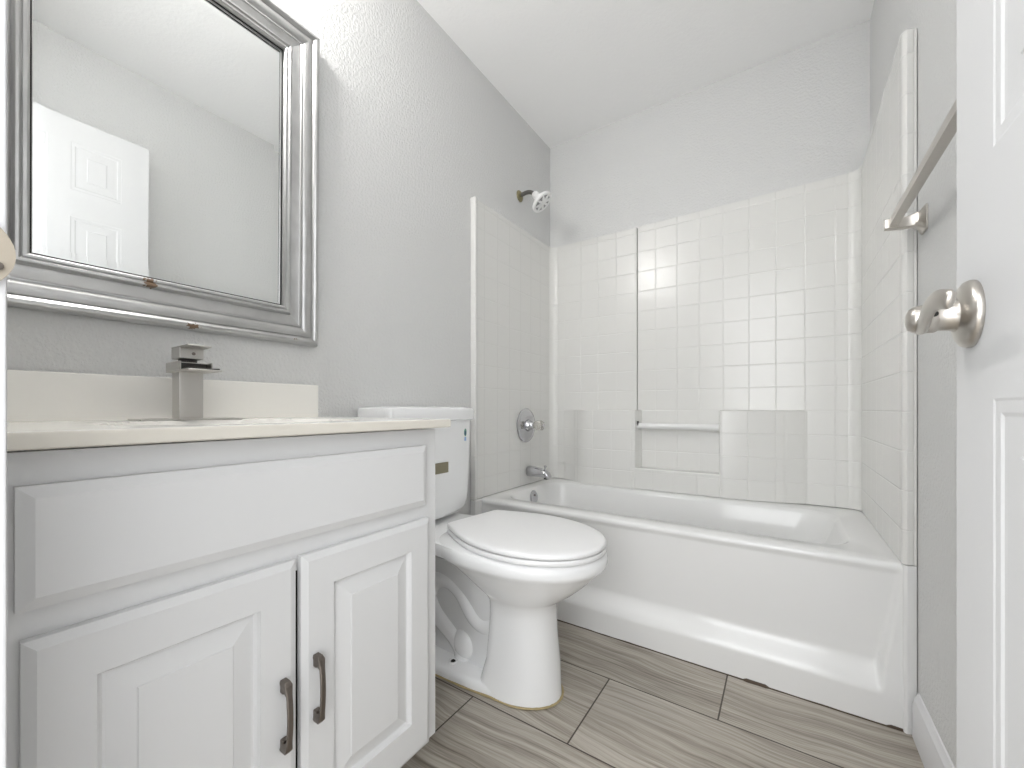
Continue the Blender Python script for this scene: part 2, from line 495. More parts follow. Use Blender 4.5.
# deck and basin as stacked rounded loops
N = 128
def rrect(x0, x1, y0, y1, r, z, n=N):
    cx, cy = (x0 + x1) / 2, (y0 + y1) / 2
    hx, hy = (x1 - x0) / 2, (y1 - y0) / 2
    per = []
    # sample each corner arc and side with a fixed share of points
    q = n // 4
    out = []
    for c in range(4):
        sx, sy = ((1, 1), (-1, 1), (-1, -1), (1, -1))[c]
        a0 = c * PI / 2
        na = q // 2
        for k in range(na):
            a = a0 + (PI / 2) * k / (na - 1)
            out.append((cx + sx * (hx - r) + r * math.cos(a), cy + sy * (hy - r) + r * math.sin(a), z))
        # straight side after this corner
        ns = q - na
        nx, ny = ((-1, 1), (-1, -1), (1, -1), (1, 1))[c]
        a = a0 + PI / 2
        e0 = out[-1]
        e1 = (cx + nx * (hx - r) + r * math.cos(a), cy + ny * (hy - r) + r * math.sin(a), z)
        for k in range(1, ns + 1):
            s = k / (ns + 1)
            out.append((e0[0] + (e1[0] - e0[0]) * s, e0[1] + (e1[1] - e0[1]) * s, z))
    return out
ox0, ox1, oy0, oy1 = 0.004, W - 0.004, -0.715, -0.004
loops = [rrect(ox0, ox1, oy0, oy1, 0.003, 0.30), rrect(ox0, ox1, oy0, oy1, 0.003, RZ - 0.001), rrect(ox0 + .004, ox1 - .004, oy0 + .004, oy1 - .004, 0.003, RZ),
         rrect(0.082, 1.405, -0.655, -0.128, 0.11, RZ + 0.001),
         rrect(0.090, 1.397, -0.648, -0.135, 0.11, RZ - 0.003),
         rrect(0.097, 1.386, -0.640, -0.143, 0.11, RZ - 0.018),
         rrect(0.108, 1.345, -0.628, -0.155, 0.115, 0.33),
         rrect(0.125, 1.27, -0.615, -0.168, 0.12, 0.19),
         rrect(0.150, 1.20, -0.595, -0.188, 0.12, 0.135),
         rrect(0.20, 1.12, -0.55, -0.23, 0.10, 0.115)]
loft(bm, loops, True, False, True)
# front apron: a height field with a recessed panel and a flared toe
NXA, NZA = 320, 110
def sm(a, b, x):
    s = min(1, max(0, (x - a) / (b - a))); return s * s * (3 - 2 * s)
rows = []
zs = [RZ * (k / NZA) for k in range(NZA + 1)]
for k, z in enumerate(zs):
    row = []
    for i in range(NXA + 1):
        x = 0.022 + (1.502 - 0.022) * i / NXA
        tz = (z / RZ)
        right = 1.452 + 0.034 * sm(0.10, 0.42, z)
        mx = sm(0.03, 0.085, x) * (1 - sm(right - 0.012, right + 0.006, x))
        lean = 0.030 * (RZ - 0.03 - z) / (RZ - 0.03 - 0.15)            # face leans in towards the bottom
        mz = max(0.0, lean) * sm(0.085, 0.165, z) + 0.007 * sm(RZ - 0.014, RZ - 0.034, z) * sm(0.085, 0.165, z)
        y = FY + 0.004 + mx * mz - 0.004 * sm(0.0, 0.09, z) * (1 - sm(0.1, 0.16, z))
        # rounded top lip
        if z > RZ - 0.013:
            q = (z - (RZ - 0.013)) / 0.013
            y += 0.013 * (1 - math.sqrt(max(0, 1 - q * q)))
        row.append(bm.verts.new((x, y, z)))
    rows.append(row)
for a, b in zip(rows, rows[1:]):
    for i in range(NXA):
        bm.faces.new((a[i], a[i + 1], b[i + 1], b[i]))
# lip back to the deck
top = rows[-1]
back = [bm.verts.new((v.co.x, -0.690, RZ)) for v in top]
for i in range(NXA): bm.faces.new((top[i], top[i + 1], back[i + 1], back[i]))
o = obj('tub_shell', bm, M_TUB, tub, 50)
# end returns of the unit beside the apron
bm = bmesh.new()
add_box(bm, 0.001, 0.033, -0.785, -0.70, 0.0, RZ, 0.005, 3)
obj('side_return', bm, M_TUB, tub, 40)
bm = bmesh.new()
add_prism(bm, [(1.492, -0.732), (1.495, -0.742), (1.501, -0.746), (1.5225, -0.737), (1.5225, -0.70), (1.492, -0.70)], 0.0, RZ, 0.002, 2)
obj('side_return', bm, M_TUB, tub, 40)
bm = bmesh.new()
add_lathe(bm, [(0, 0.036), (0.004, 0.036), (0.009, 0.031), (0.010, 0.02), (0.0095, 0.002)], (0.100, -0.372, 0.408), (0.98, 0, 0.17), 40)
ov = obj('overflow_plate', bm, M_CHROME, tub, 40); ov['label'] = 'round chrome overflow plate'
bm = bmesh.new(); add_lathe(bm, [(0, 0.005), (0.002, 0.005), (0.003, 0.002)], (0.1095, -0.372, 0.420), (0.98, 0, 0.17), 12)
obj('screw', bm, M_BRONZE, ov, 40)
bm = bmesh.new(); add_lathe(bm, [(0, 0.035), (0.003, 0.033), (0.004, 0.012), (0.012, 0.010), (0.013, 0.002)], (0.26, -0.39, 0.1155), (0, 0, 1), 32)
dr = obj('drain', bm, M_CHROME, tub, 40); dr['label'] = 'chrome drain'
# grimy sealant line under the apron, contact shadow painted into its dark brown
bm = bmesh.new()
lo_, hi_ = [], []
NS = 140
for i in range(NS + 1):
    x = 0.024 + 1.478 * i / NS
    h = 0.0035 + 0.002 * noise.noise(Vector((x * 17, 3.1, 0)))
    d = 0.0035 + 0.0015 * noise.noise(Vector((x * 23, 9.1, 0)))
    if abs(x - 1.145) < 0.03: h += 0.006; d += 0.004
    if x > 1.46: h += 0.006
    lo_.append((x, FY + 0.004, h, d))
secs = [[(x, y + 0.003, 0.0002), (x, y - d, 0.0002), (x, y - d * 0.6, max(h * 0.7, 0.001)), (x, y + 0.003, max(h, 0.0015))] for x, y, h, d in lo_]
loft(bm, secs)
o = obj('seam_line', bm, M_DIRT_SHADE, tub, 40); o['label'] = 'grimy sealant line with painted contact shadow at the foot of the apron'

# ------------------------------------------------------------------ tile-pattern surround
sur = thing('tub_surround', 'off-white tile-pattern wall surround with soap ledges above the bathtub', 'shower surround', (0.762, -0.02, RZ))
def ztop(x, y):
    if x < 0.07: return 1.882 + 0.010 * (y / 0.8)
    if y > -0.075 and x < 1.44: return 1.872 + (x - 0.06) * 0.018
    return 1.888 + 0.026 * min(1, max(0, -y / 0.75))
B0 = RZ + 0.0015
r_ = 0.042
arcL = [(0.022 + r_ - r_ * math.cos(a), -0.022 - r_ + r_ * math.sin(a)) for a in [PI / 2 * k / 10 for k in range(11)]]
arcR = [(1.491 - r_ + r_ * math.sin(a), -0.022 - r_ + r_ * math.cos(a)) for a in [PI / 2 * k / 10 for k in range(11)]]
bm = bmesh.new()
add_prism(bm, [(0.001, -0.785), (0.033, -0.785), (0.033, -0.770), (0.025, -0.764), (0.022, -0.750)] + arcL + [(0.022 + r_, -0.001), (0.001, -0.001)], B0, ztop, 0.0045, 3, 50)
obj('left_panel', bm, M_SURR, sur, 40)
bm = bmesh.new()
add_prism(bm, [(0.022 + r_ - 0.002, -0.0215), (0.551, -0.0215), (0.551, -0.001), (0.022 + r_ - 0.002, -0.001)], B0, ztop, 0.003, 2)
obj('back_panel', bm, M_SURR, sur, 40)
bm = bmesh.new()
add_prism(bm, [(0.556, -0.024), (1.491 - r_ + 0.002, -0.0225), (1.491 - r_ + 0.002, -0.001), (0.556, -0.001)], B0, ztop, 0.003, 2)
obj('back_panel', bm, M_SURR, sur, 40)
bm = bmesh.new()
add_prism(bm, [(1.5225, -0.001), (1.491 - r_, -0.001)] + arcR + [(1.491, -0.732), (1.495, -0.742), (1.501, -0.746), (1.5225, -0.737)], B0, ztop, 0.002, 2, 60)
obj('right_panel', bm, M_SURR, sur, 40)
# two built-out soap ledges with the niche and bar between them
def ease(x0, y0, x1, y1, n=10):
    return [(x0 + (x1 - x0) * k / n, y0 + (y1 - y0) * sm(0, 1, k / n)) for k in range(n + 1)]
LZ = 0.876
plan = ease(0.10, -0.021, 0.30, -0.100) + [(0.556, -0.100), (0.565, -0.094), (0.580, -0.021)]
bm = bmesh.new(); add_prism(bm, plan, B0, LZ, 0.008, 3, 35)
obj('soap_ledge', bm, M_SURR, sur, 35)
plan = [(0.958, -0.021), (0.965, -0.094), (0.974, -0.100)] + [(0.99, -0.0995), (1.10, -0.086), (1.20, -0.064), (1.27, -0.040), (1.312, -0.0225)]
bm = bmesh.new(); add_prism(bm, plan, B0, LZ, 0.008, 3, 35)
obj('soap_ledge', bm, M_SURR, sur, 35)
bm = bmesh.new(); add_prism(bm, [(0.560, -0.021), (0.560, -0.0995), (0.972, -0.0995), (0.972, -0.021)], B0, 0.570, 0.007, 3)
obj('niche_sill', bm, M_SURR, sur, 35)
bm = bmesh.new()
add_lathe(bm, [(0, 0.016), (0.405, 0.016)], (0.565, -0.066, 0.794), (1, 0, 0), 28)
obj('washcloth_bar', bm, M_TUB, sur, 40)
bm = bmesh.new()
add_lathe(bm, [(0, 0.013), (0.004, 0.013)], (0.5718, -0.076, 0.806), (1, 0.1, 0), 20)
o = obj('socket_hole', bm, M_DARK, sur, 40); o['label'] = 'small dark socket hole at the left end of the bar'

# ------------------------------------------------------------------ tub spout, valve, shower head
sp = thing('tub_spout', 'chrome tub spout on the left wall above the overflow plate', 'tub spout', (0.0225, -0.296, 0.530))
bm = bmesh.new()
secs = []
for x, hw, zt, zb in ((0.0226, 0.027, 0.562, 0.506), (0.030, 0.029, 0.564, 0.504), (0.06, 0.028, 0.562, 0.505), (0.10, 0.026, 0.556, 0.506), (0.135, 0.024, 0.546, 0.503), (0.152, 0.022, 0.534, 0.499), (0.160, 0.016, 0.522, 0.500)):
    lp = []
    for k in range(24):
        a = 2 * PI * k / 24
        cz, hh = (zt + zb) / 2, (zt - zb) / 2
        ca, sa = math.cos(a), math.sin(a)
        e = 0.75
        lp.append((x, -0.296 + hw * math.copysign(abs(ca) ** e, ca), cz + hh * math.copysign(abs(sa) ** e, sa)))
    secs.append(lp)
loft(bm, secs)
body = obj('spout_body', bm, M_CHROME, sp, 40)
bm = bmesh.new()
add_lathe(bm, [(0, 0.004), (0.018, 0.004), (0.020, 0.008), (0.026, 0.008), (0.028, 0.004)], (0.128, -0.296, 0.544), (0.1, 0, 1), 16)
obj('diverter_knob', bm, M_CHROME, sp, 40)
bm = bmesh.new()
add_lathe(bm, [(0, 0.015), (0.006, 0.014), (0.0061, 0.002)], (0.138, -0.296, 0.5035), (0, 0, -1), 20)
obj('outlet', bm, M_DARK, sp, 40)

va = thing('shower_valve', 'round chrome valve plate with a clear knob on the left surround wall', 'shower valve', (0.022, -0.315, 0.795))
VY, VZ = -0.325, 0.792
bm = bmesh.new()
add_lathe(bm, [(0, 0.094), (0.003, 0.095), (0.008, 0.091), (0.013, 0.070), (0.016, 0.045), (0.017, 0.034), (0.0175, 0.004)], (0.0225, VY, VZ), (1, 0, 0), 56)
obj('escutcheon', bm, M_CHROME, va, 40)
bm = bmesh.new()
add_lathe(bm, [(0, 0.033), (0.004, 0.034), (0.012, 0.031), (0.018, 0.026), (0.028, 0.024), (0.038, 0.018), (0.044, 0.011)], (0.038, VY, VZ), (1, 0, 0), 36)
obj('valve_stem', bm, M_CHROME, va, 40)
t = NT('clear_acrylic_knob'); M_ACRYL = t.set((0.90, 0.88, 0.82), 0.06, 0.0, **{'Transmission Weight': 0.8, 'IOR': 1.49})
bm = bmesh.new()
# fluted knob
loops = []
for d, r in ((0.042, 0.012), (0.050, 0.020), (0.060, 0.0265), (0.082, 0.0280), (0.094, 0.024), (0.100, 0.017), (0.101, 0.008)):
    loops.append([(0.038 + d - 0.004, VY + r * (1 + 0.10 * math.cos(6 * (2 * PI * k / 48))) * math.cos(2 * PI * k / 48), VZ + 0.001 + r * (1 + 0.10 * math.cos(6 * (2 * PI * k / 48))) * math.sin(2 * PI * k / 48)) for k in range(48)])
loft(bm, loops)
kb = obj('knob', bm, M_ACRYL, va, 40); kb['label'] = 'clear fluted knob'
bm = bmesh.new(); add_lathe(bm, [(0, 0.009), (0.003, 0.0085), (0.004, 0.002)], (0.1345, VY, VZ + 0.001), (1, 0, 0), 20)
obj('knob_cap', bm, M_CHROME, kb, 40)

M_ARM = plain('tarnished_arm', (0.22, 0.21, 0.20), 0.3, 1.0)
sh = thing('shower_fixture', 'small white shower head on a bent arm high on the left wall', 'shower head', (0, -0.355, 2.066))
bm = bmesh.new()
add_lathe(bm, [(0.0005, 0.031), (0.003, 0.031), (0.007, 0.028), (0.012, 0.020), (0.015, 0.012)], (0, -0.355, 2.066), (1, 0, 0), 36)
o = obj('wall_flange', bm, M_BRASS, sh, 40); o['label'] = 'tarnished brass wall flange'
bm = bmesh.new()
hp = Vector((0.158, -0.385, 1.985))
add_tube(bm, smooth_path([(0.004, -0.355, 2.066), (0.040, -0.356, 2.072), (0.068, -0.358, 2.068), (0.092, -0.362, 2.053), (0.112, -0.367, 2.034)], 6), 0.0110, 16)
o = obj('shower_arm', bm, M_ARM, sh, 50); o['label'] = 'tarnished metal arm'
ax = Vector((0.62, 0.16, -0.77)).normalized()
hb = Vector((0.098, -0.364, 2.050))
bm = bmesh.new()
add_lathe(bm, [(0, 0.013), (0.008, 0.019), (0.022, 0.020), (0.028, 0.019), (0.038, 0.025), (0.054, 0.047), (0.062, 0.058), (0.072, 0.062), (0.079, 0.060), (0.081, 0.052), (0.077, 0.047), (0.076, 0.003)], hb, ax, 40)
hd = obj('spray_head', bm, M_WHITEPL, sh, 40)
# spray face with spokes
u_ = ax.orthogonal().normalized(); w_ = ax.cross(u_)
fc = hb + ax * 0.0765
bm = bmesh.new(); add_lathe(bm, [(0, 0.0465), (0.0012, 0.0465), (0.0013, 0.002)], fc, ax, 30)
M_SPRAYG = plain('grey_spray_face', (0.33, 0.33, 0.33), 0.5)
fcobj = obj('spray_face', bm, M_SPRAYG, sh, 40); fcobj['label'] = 'grey spray face'
for k in range(8):
    a = 2 * PI * k / 8
    d = u_ * math.cos(a) + w_ * math.sin(a)
    bm = bmesh.new()
    add_tube(bm, [fc + d * 0.006 + ax * 0.002, fc + d * 0.034 + ax * 0.003, fc + d * 0.047 + ax * 0.003], [0.005, 0.007, 0.003], 10)
    obj('spray_spoke', bm, M_WHITEPL, fcobj, 40)
bm = bmesh.new(); add_lathe(bm, [(0, 0.018), (0.004, 0.017), (0.0055, 0.006)], fc + ax * 0.001, ax, 20)
obj('spray_hub', bm, M_WHITEPL, fcobj, 40)

# ------------------------------------------------------------------ towel bar
tb = thing('towel_bar', 'square brushed nickel towel bar on the right wall behind the open door', 'towel bar', (W, -0.76, 1.38))
def towel_post(py):
    bm = bmesh.new()
    secs = []
    # flared foot at the wall narrowing to a square arm
    for d, hy, hz0, hz1 in ((0.000, 0.024, 1.3365, 1.4005), (0.004, 0.024, 1.3365, 1.4005), (0.007, 0.021, 1.3405, 1.3965), (0.013, 0.014, 1.3485, 1.3885), (0.024, 0.0105, 1.3545, 1.3845), (0.040, 0.0095, 1.3545, 1.3815), (0.074, 0.0095, 1.3585, 1.3845), (0.0785, 0.0085, 1.3595, 1.3835)):
        x = W - 0.0005 - d
        c = 0.003 if d < 0.01 else 0.0015
        secs.append([(x, py - hy + c, hz0), (x, py + hy - c, hz0), (x, py + hy, hz0 + c), (x, py + hy, hz1 - c), (x, py + hy - c, hz1), (x, py - hy + c, hz1), (x, py - hy, hz1 - c), (x, py - hy, hz0 + c)])
    loft(bm, secs)
    return bm
obj('post', towel_post(-0.808), M_NICKEL, tb, 40)
obj('post', towel_post(-1.375), M_NICKEL, tb, 40)
bm = bmesh.new(); add_box(bm, 1.4525, 1.4715, -1.37, -0.812, 1.3620, 1.3810, 0.0012, 2)
obj('bar', bm, M_NICKEL, tb, 40)

# ------------------------------------------------------------------ vanity cabinet
va_y0, va_y1 = -2.205, -1.535
XF, XD = 0.512, 0.530
vc = thing('vanity_cabinet', 'white vanity cabinet with two raised panel doors under the counter', 'cabinet', (0.26, -1.87, 0))
bm = bmesh.new()
add_box(bm, 0.002, XF - 0.019, va_y0, va_y0 + 0.016, 0.095, 0.8345)
add_box(bm, 0.002, XF - 0.019, va_y1 - 0.016, va_y1, 0.090, 0.8345)
add_box(bm, 0.002, XF - 0.02, va_y0 + 0.016, va_y1 - 0.016, 0.095, 0.112)
add_box(bm, XF - 0.019, XF, va_y0, va_y1, 0.60, 0.8345)
add_box(bm, XF - 0.019, XF, va_y0, -2.165, 0.090, 0.60)
add_box(bm, XF - 0.019, XF, -1.59, va_y1, 0.090, 0.60)
add_box(bm, XF - 0.019, XF, -2.165, -1.59, 0.090, 0.14)
add_box(bm, 0.002, 0.012, va_y0 + 0.016, va_y1 - 0.016, 0.112, 0.836)
obj('cabinet_body', bm, M_CAB, vc, 30)
bm = bmesh.new()
add_box(bm, 0.04, 0.39, va_y0 + 0.005, va_y1 - 0.03, 0.0, 0.095)
obj('toe_kick', bm, M_CAB, vc, 30)
bm = bmesh.new()
add_box(bm, 0.40, XF - 0.0195, -1.90, -1.86, 0.14, 0.60)
obj('door_gap', bm, M_DARK, vc, 30)
rprof = [(0.0025, 0.0065), (0.006, 0.0105), (0.009, 0.0105), (0.037, 0.0030), (0.0385, 0.0010)]
def cab_front(name, ya, yb, za, zb, panels, ch):
    bm = panel_slab(yb - ya, zb - za, 0.0175, panels, rprof, ch)
    place(bm, (XD, ya, za), (0, 1, 0), (0, 0, 1), (1, 0, 0))
    return obj(name, bm, M_CAB, vc)
cab_front('drawer_front', -2.192, -1.577, 0.658, 0.797, [], (0.014, 0.0065))
pw = 0.059
dl = cab_front('cabinet_door', -2.188, -1.8845, 0.100, 0.624, [(pw, 0.3035 - pw, 0.075, 0.524 - 0.063)], (0.011, 0.006))
dr_ = cab_front('cabinet_door', -1.8755, -1.568, 0.096, 0.626, [(pw, 0.3075 - pw, 0.079, 0.530 - 0.063)], (0.011, 0.006))
def pull(y, z0, z1, par):
    bm = bmesh.new()
    zm = (z0 + z1) / 2
    L = z1 - z0
    secs = []
    NP = 22
    for k in range(NP + 1):
        s = k / NP
        z = z0 + L * s
        bow = math.sin(PI * s)
        xo = XD + 0.0185 + 0.0065 * bow
        edge = min(s, 1 - s)
        hw = 0.0046 + 0.0018 * (1 - sm(0.0, 0.20, edge))
        if edge < 0.03: hw *= 0.72
        th = 0.0038
        if edge < 0.16: th = 0.0038 + 0.0145 * (1 - sm(0.11, 0.17, edge))
        x1 = xo if edge >= 0.03 else xo - 0.004
        secs.append([(x1, y - hw * 0.7, z), (x1 - 0.001, y - hw, z), (x1 - th, y - hw, z), (x1 - th, y + hw, z), (x1 - 0.001, y + hw, z), (x1, y + hw * 0.7, z)])
    loft(bm, secs)
    # feet against the door face
    for zz in (z0 + 0.011, z1 - 0.011):
        add_box(bm, XD - 0.0005, XD + 0.010, y - 0.0055, y + 0.0055, zz - 0.010, zz + 0.010, 0.002)
    o = obj('handle', bm, M_BRONZE, None, 30)
    o.parent = par
    o['label'] = 'aged bronze bow handle'
pull(-1.9085, 0.316, 0.434, dl)
pull(-1.8515, 0.330, 0.448, dr_)

# ------------------------------------------------------------------ countertop with backsplash
ct = thing('countertop', 'cream cultured marble vanity top with a low backsplash behind the faucet', 'countertop', (0.27, -1.87, 0.8375))
CX1, CY0, CY1, CZ0, CZ1 = 0.545, -2.222, -1.515, 0.8385, 0.8585
bm = bmesh.new()
NX, NY = 44, 56
grid = []
for i in range(NX + 1):
    row = []
    for j in range(NY + 1):
        x = 0.001 + (CX1 - 0.006) * i / NX; y = CY0 + (CY1 - 0.005 - CY0) * j / NY
        e = math.sqrt(((x - 0.315) / 0.165) ** 2 + ((y + 1.87) / 0.225) ** 2)
        z = CZ1
        if e < 1.0: z -= 0.12 * (1 - e * e) ** 0.6 * sm(1.0, 0.9, e)
        row.append(bm.verts.new((x, y, z)))
    grid.append(row)
for i in range(NX):
    for j in range(NY):
        bm.faces.new((grid[i][j], grid[i + 1][j], grid[i + 1][j + 1], grid[i][j + 1]))
# rounded slab edge at the front and right side
ring = [grid[i][0] for i in range(NX + 1)] + [grid[NX][j] for j in range(1, NY + 1)] + [grid[i][NY] for i in range(NX - 1, -1, -1)] + [grid[0][j] for j in range(NY - 1, 0, -1)]
def edge_off(v, d, z):
    x, y = v.co.x, v.co.y
    if abs(x - grid[NX][0].co.x) < 1e-5: x += d
    if abs(y - grid[0][NY].co.y) < 1e-5: y += d
    return bm.verts.new((x, y, z))
prev = ring
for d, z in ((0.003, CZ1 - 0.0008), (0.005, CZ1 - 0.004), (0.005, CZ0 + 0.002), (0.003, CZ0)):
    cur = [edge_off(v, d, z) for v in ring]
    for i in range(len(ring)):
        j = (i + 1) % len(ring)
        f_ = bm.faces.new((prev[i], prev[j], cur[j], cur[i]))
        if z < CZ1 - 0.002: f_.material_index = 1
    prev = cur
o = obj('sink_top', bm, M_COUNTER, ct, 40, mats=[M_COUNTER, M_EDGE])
bm = bmesh.new(); add_box(bm, 0.0006, 0.020, CY0, -1.542, CZ1 - 0.001, 0.957, 0.003, 2)
obj('backsplash', bm, M_COUNTER, ct, 40)

# ------------------------------------------------------------------ faucet
fa = thing('faucet', 'square satin steel waterfall faucet standing on the vanity top', 'faucet', (0.105, -1.885, 0.859))
FX, FYc = 0.105, -1.903
bm = bmesh.new(); add_box(bm, 0.062, 0.150, FYc - 0.092, FYc + 0.096, 0.8587, 0.8622, 0.001, 2)
obj('deck_plate', bm, M_FAUCET, fa, 30)
bm = bmesh.new(); add_box(bm, FX - 0.022, FX + 0.022, FYc - 0.0225, FYc + 0.0225, 0.861, 0.966, 0.0025, 2)
obj('faucet_body', bm, M_FAUCET, fa, 30)
bm = bmesh.new()
# open-trough spout: bottom plate and two side walls
add_box(bm, FX - 0.030, FX + 0.098, FYc - 0.031, FYc + 0.031, 0.964, 0.9675, 0.0008, 1)
add_box(bm, FX - 0.030, FX + 0.050, FYc - 0.031, FYc - 0.0275, 0.9675, 0.986, 0.0008, 1)
add_box(bm, FX - 0.030, FX + 0.050, FYc + 0.0275, FYc + 0.031, 0.9675, 0.986, 0.0008, 1)
add_box(bm, FX - 0.030, FX + 0.030, FYc - 0.0275, FYc + 0.0275, 0.9675, 0.986, 0.0008, 1)
spo = obj('spout', bm, M_FAUCET, fa, 30)
bm = bmesh.new()
add_box(bm, FX + 0.0295, FX + 0.096, FYc - 0.0272, FYc + 0.0272, 0.9676, 0.9705, 0.0008, 1)
add_box(bm, FX + 0.0295, FX + 0.0305, FYc - 0.0272, FYc + 0.0272, 0.9676, 0.984)
o = obj('spout_channel', bm, M_FAUCETD, spo, 30); o['label'] = 'dark channel of the spout'
bm = bmesh.new(); add_lathe(bm, [(0, 0.017), (0.009, 0.017)], (FX + 0.0, FYc, 0.986), (0, 0, 1), 28)
obj('cartridge_collar', bm, M_FAUCETD, fa, 40)
bm = bmesh.new()
add_box(bm, FX - 0.026, FX + 0.024, FYc - 0.0225, FYc + 0.0225, 0.994, 1.018, 0.0018, 2)
add_box(bm, FX - 0.026, FX + 0.068, FYc - 0.0225, FYc + 0.0225, 1.0175, 1.0215, 0.001, 1)
ha = obj('handle', bm, M_FAUCET, fa, 30)
bm = bmesh.new(); add_lathe(bm, [(0, 0.0036), (0.0006, 0.0036)], (FX + 0.0238, FYc + 0.003, 1.006), (1, 0, 0), 14)
obj('set_screw', bm, M_BRONZE, ha, 30)

# ------------------------------------------------------------------ mirror
MY0, MY1, MZ0, MZ1 = -2.2305, -1.547, 1.077, 2.022
mi = thing('mirror', 'large wall mirror in a worn silver moulded frame above the vanity', 'mirror', (0.004, (MY0 + MY1) / 2, MZ0))
# profile: (distance inwards from the outer edge, height off the wall)
fp = [(0.0, 0.0), (0.0, 0.017), (0.002, 0.024), (0.007, 0.029), (0.013, 0.030), (0.018, 0.027), (0.021, 0.0225), (0.0225, 0.0205), (0.0235, 0.0225), (0.030, 0.0245), (0.040, 0.0225), (0.047, 0.0185), (0.0485, 0.0165), (0.050, 0.0165), (0.051, 0.0185), (0.054, 0.0185), (0.0555, 0.0165), (0.058, 0.0155), (0.079, 0.0150), (0.0815, 0.0135), (0.083, 0.0150), (0.084, 0.022), (0.087, 0.0255), (0.091, 0.0255), (0.0935, 0.0225), (0.095, 0.0215), (0.0965, 0.0235), (0.101, 0.0235), (0.104, 0.0205), (0.1055, 0.016), (0.1060, 0.0085), (0.110, 0.007), (0.110, 0.0)]
bm = bmesh.new()
loops = []
for d, h in fp:
    loops.append([(0.004 + h, MY0 + d, MZ0 + d), (0.004 + h, MY1 - d, MZ0 + d), (0.004 + h, MY1 - d, MZ1 - d), (0.004 + h, MY0 + d, MZ1 - d)])
loft(bm, loops, True, False, False)
# split vertices along the mitres so that shading breaks there
bm.normal_update()
fr = obj('frame', bm, M_SILVER, mi, 34)
for e in fr.data.edges:
    a, b = fr.data.vertices[e.vertices[0]].co, fr.data.vertices[e.vertices[1]].co
    if abs(abs(a.y - b.y) - abs(a.z - b.z)) < 1e-6 and abs(a.y - b.y) > -1: e.use_edge_sharp = True
gd = 0.1065
bm = bmesh.new()
rl = []
for d, h in ((0.1058, 0.0125), (0.1082, 0.0125), (0.1082, 0.0110), (0.1058, 0.0110)):
    rl.append([(0.004 + h, MY0 + d, MZ0 + d), (0.004 + h, MY1 - d, MZ0 + d), (0.004 + h, MY1 - d, MZ1 - d), (0.004 + h, MY0 + d, MZ1 - d)])
loft(bm, rl + [rl[0]], True, False, False)
rb_ = obj('reflection_ring', bm, M_DARK, mi); rb_['label'] = 'painted dark reflection of the frame where it meets the glass'  # dark ring painting the frame's inner side reflected in the glass
bm = bmesh.new()
g0, bw = 0.0105, 0.020
outer = [(g0 - 0.0007, MY0 + gd, MZ0 + gd), (g0 - 0.0007, MY1 - gd, MZ0 + gd), (g0 - 0.0007, MY1 - gd, MZ1 - gd), (g0 - 0.0007, MY0 + gd, MZ1 - gd)]
inner = [(g0, MY0 + gd + bw, MZ0 + gd + bw), (g0, MY1 - gd - bw, MZ0 + gd + bw), (g0, MY1 - gd - bw, MZ1 - gd - bw), (g0, MY0 + gd + bw, MZ1 - gd - bw)]
backp = [(0.005, p[1], p[2]) for p in outer]
loft(bm, [backp, outer, inner])
obj('glass', bm, M_GLASS, mi)
mi.rotation_euler = (0, math.radians(0.75), 0)
mi.location = (0.0015, (MY0 + MY1) / 2, MZ0)

# ------------------------------------------------------------------ vanity light above the mirror
LZ_, LY_ = 2.19, -1.91
vl = thing('vanity_light', 'single globe vanity light on the wall above the mirror', 'wall lamp', (0.0, LY_, LZ_))
bm = bmesh.new(); add_lathe(bm, [(0.0005, 0.062), (0.010, 0.062), (0.020, 0.050), (0.024, 0.020)], (0, LY_, LZ_), (1, 0, 0), 40)
obj('back_plate', bm, M_NICKEL, vl, 40)
bm = bmesh.new(); add_lathe(bm, [(0, 0.016), (0.050, 0.016), (0.055, 0.034), (0.071, 0.034)], (0.020, LY_, LZ_), (1, 0, 0), 28)
obj('socket', bm, M_NICKEL, vl, 40)
bm = bmesh.new()
pr_ = [(0.0, 0.028)] + [(0.060 - 0.066 * math.cos(a), 0.066 * math.sin(a)) for a in [0.46 + (PI - 0.46) * k / 18 for k in range(19)]]
add_lathe(bm, pr_, (0.089, LY_, LZ_), (1, 0, 0), 40)
obj('globe', bm, M_GLOBE, vl, 60)

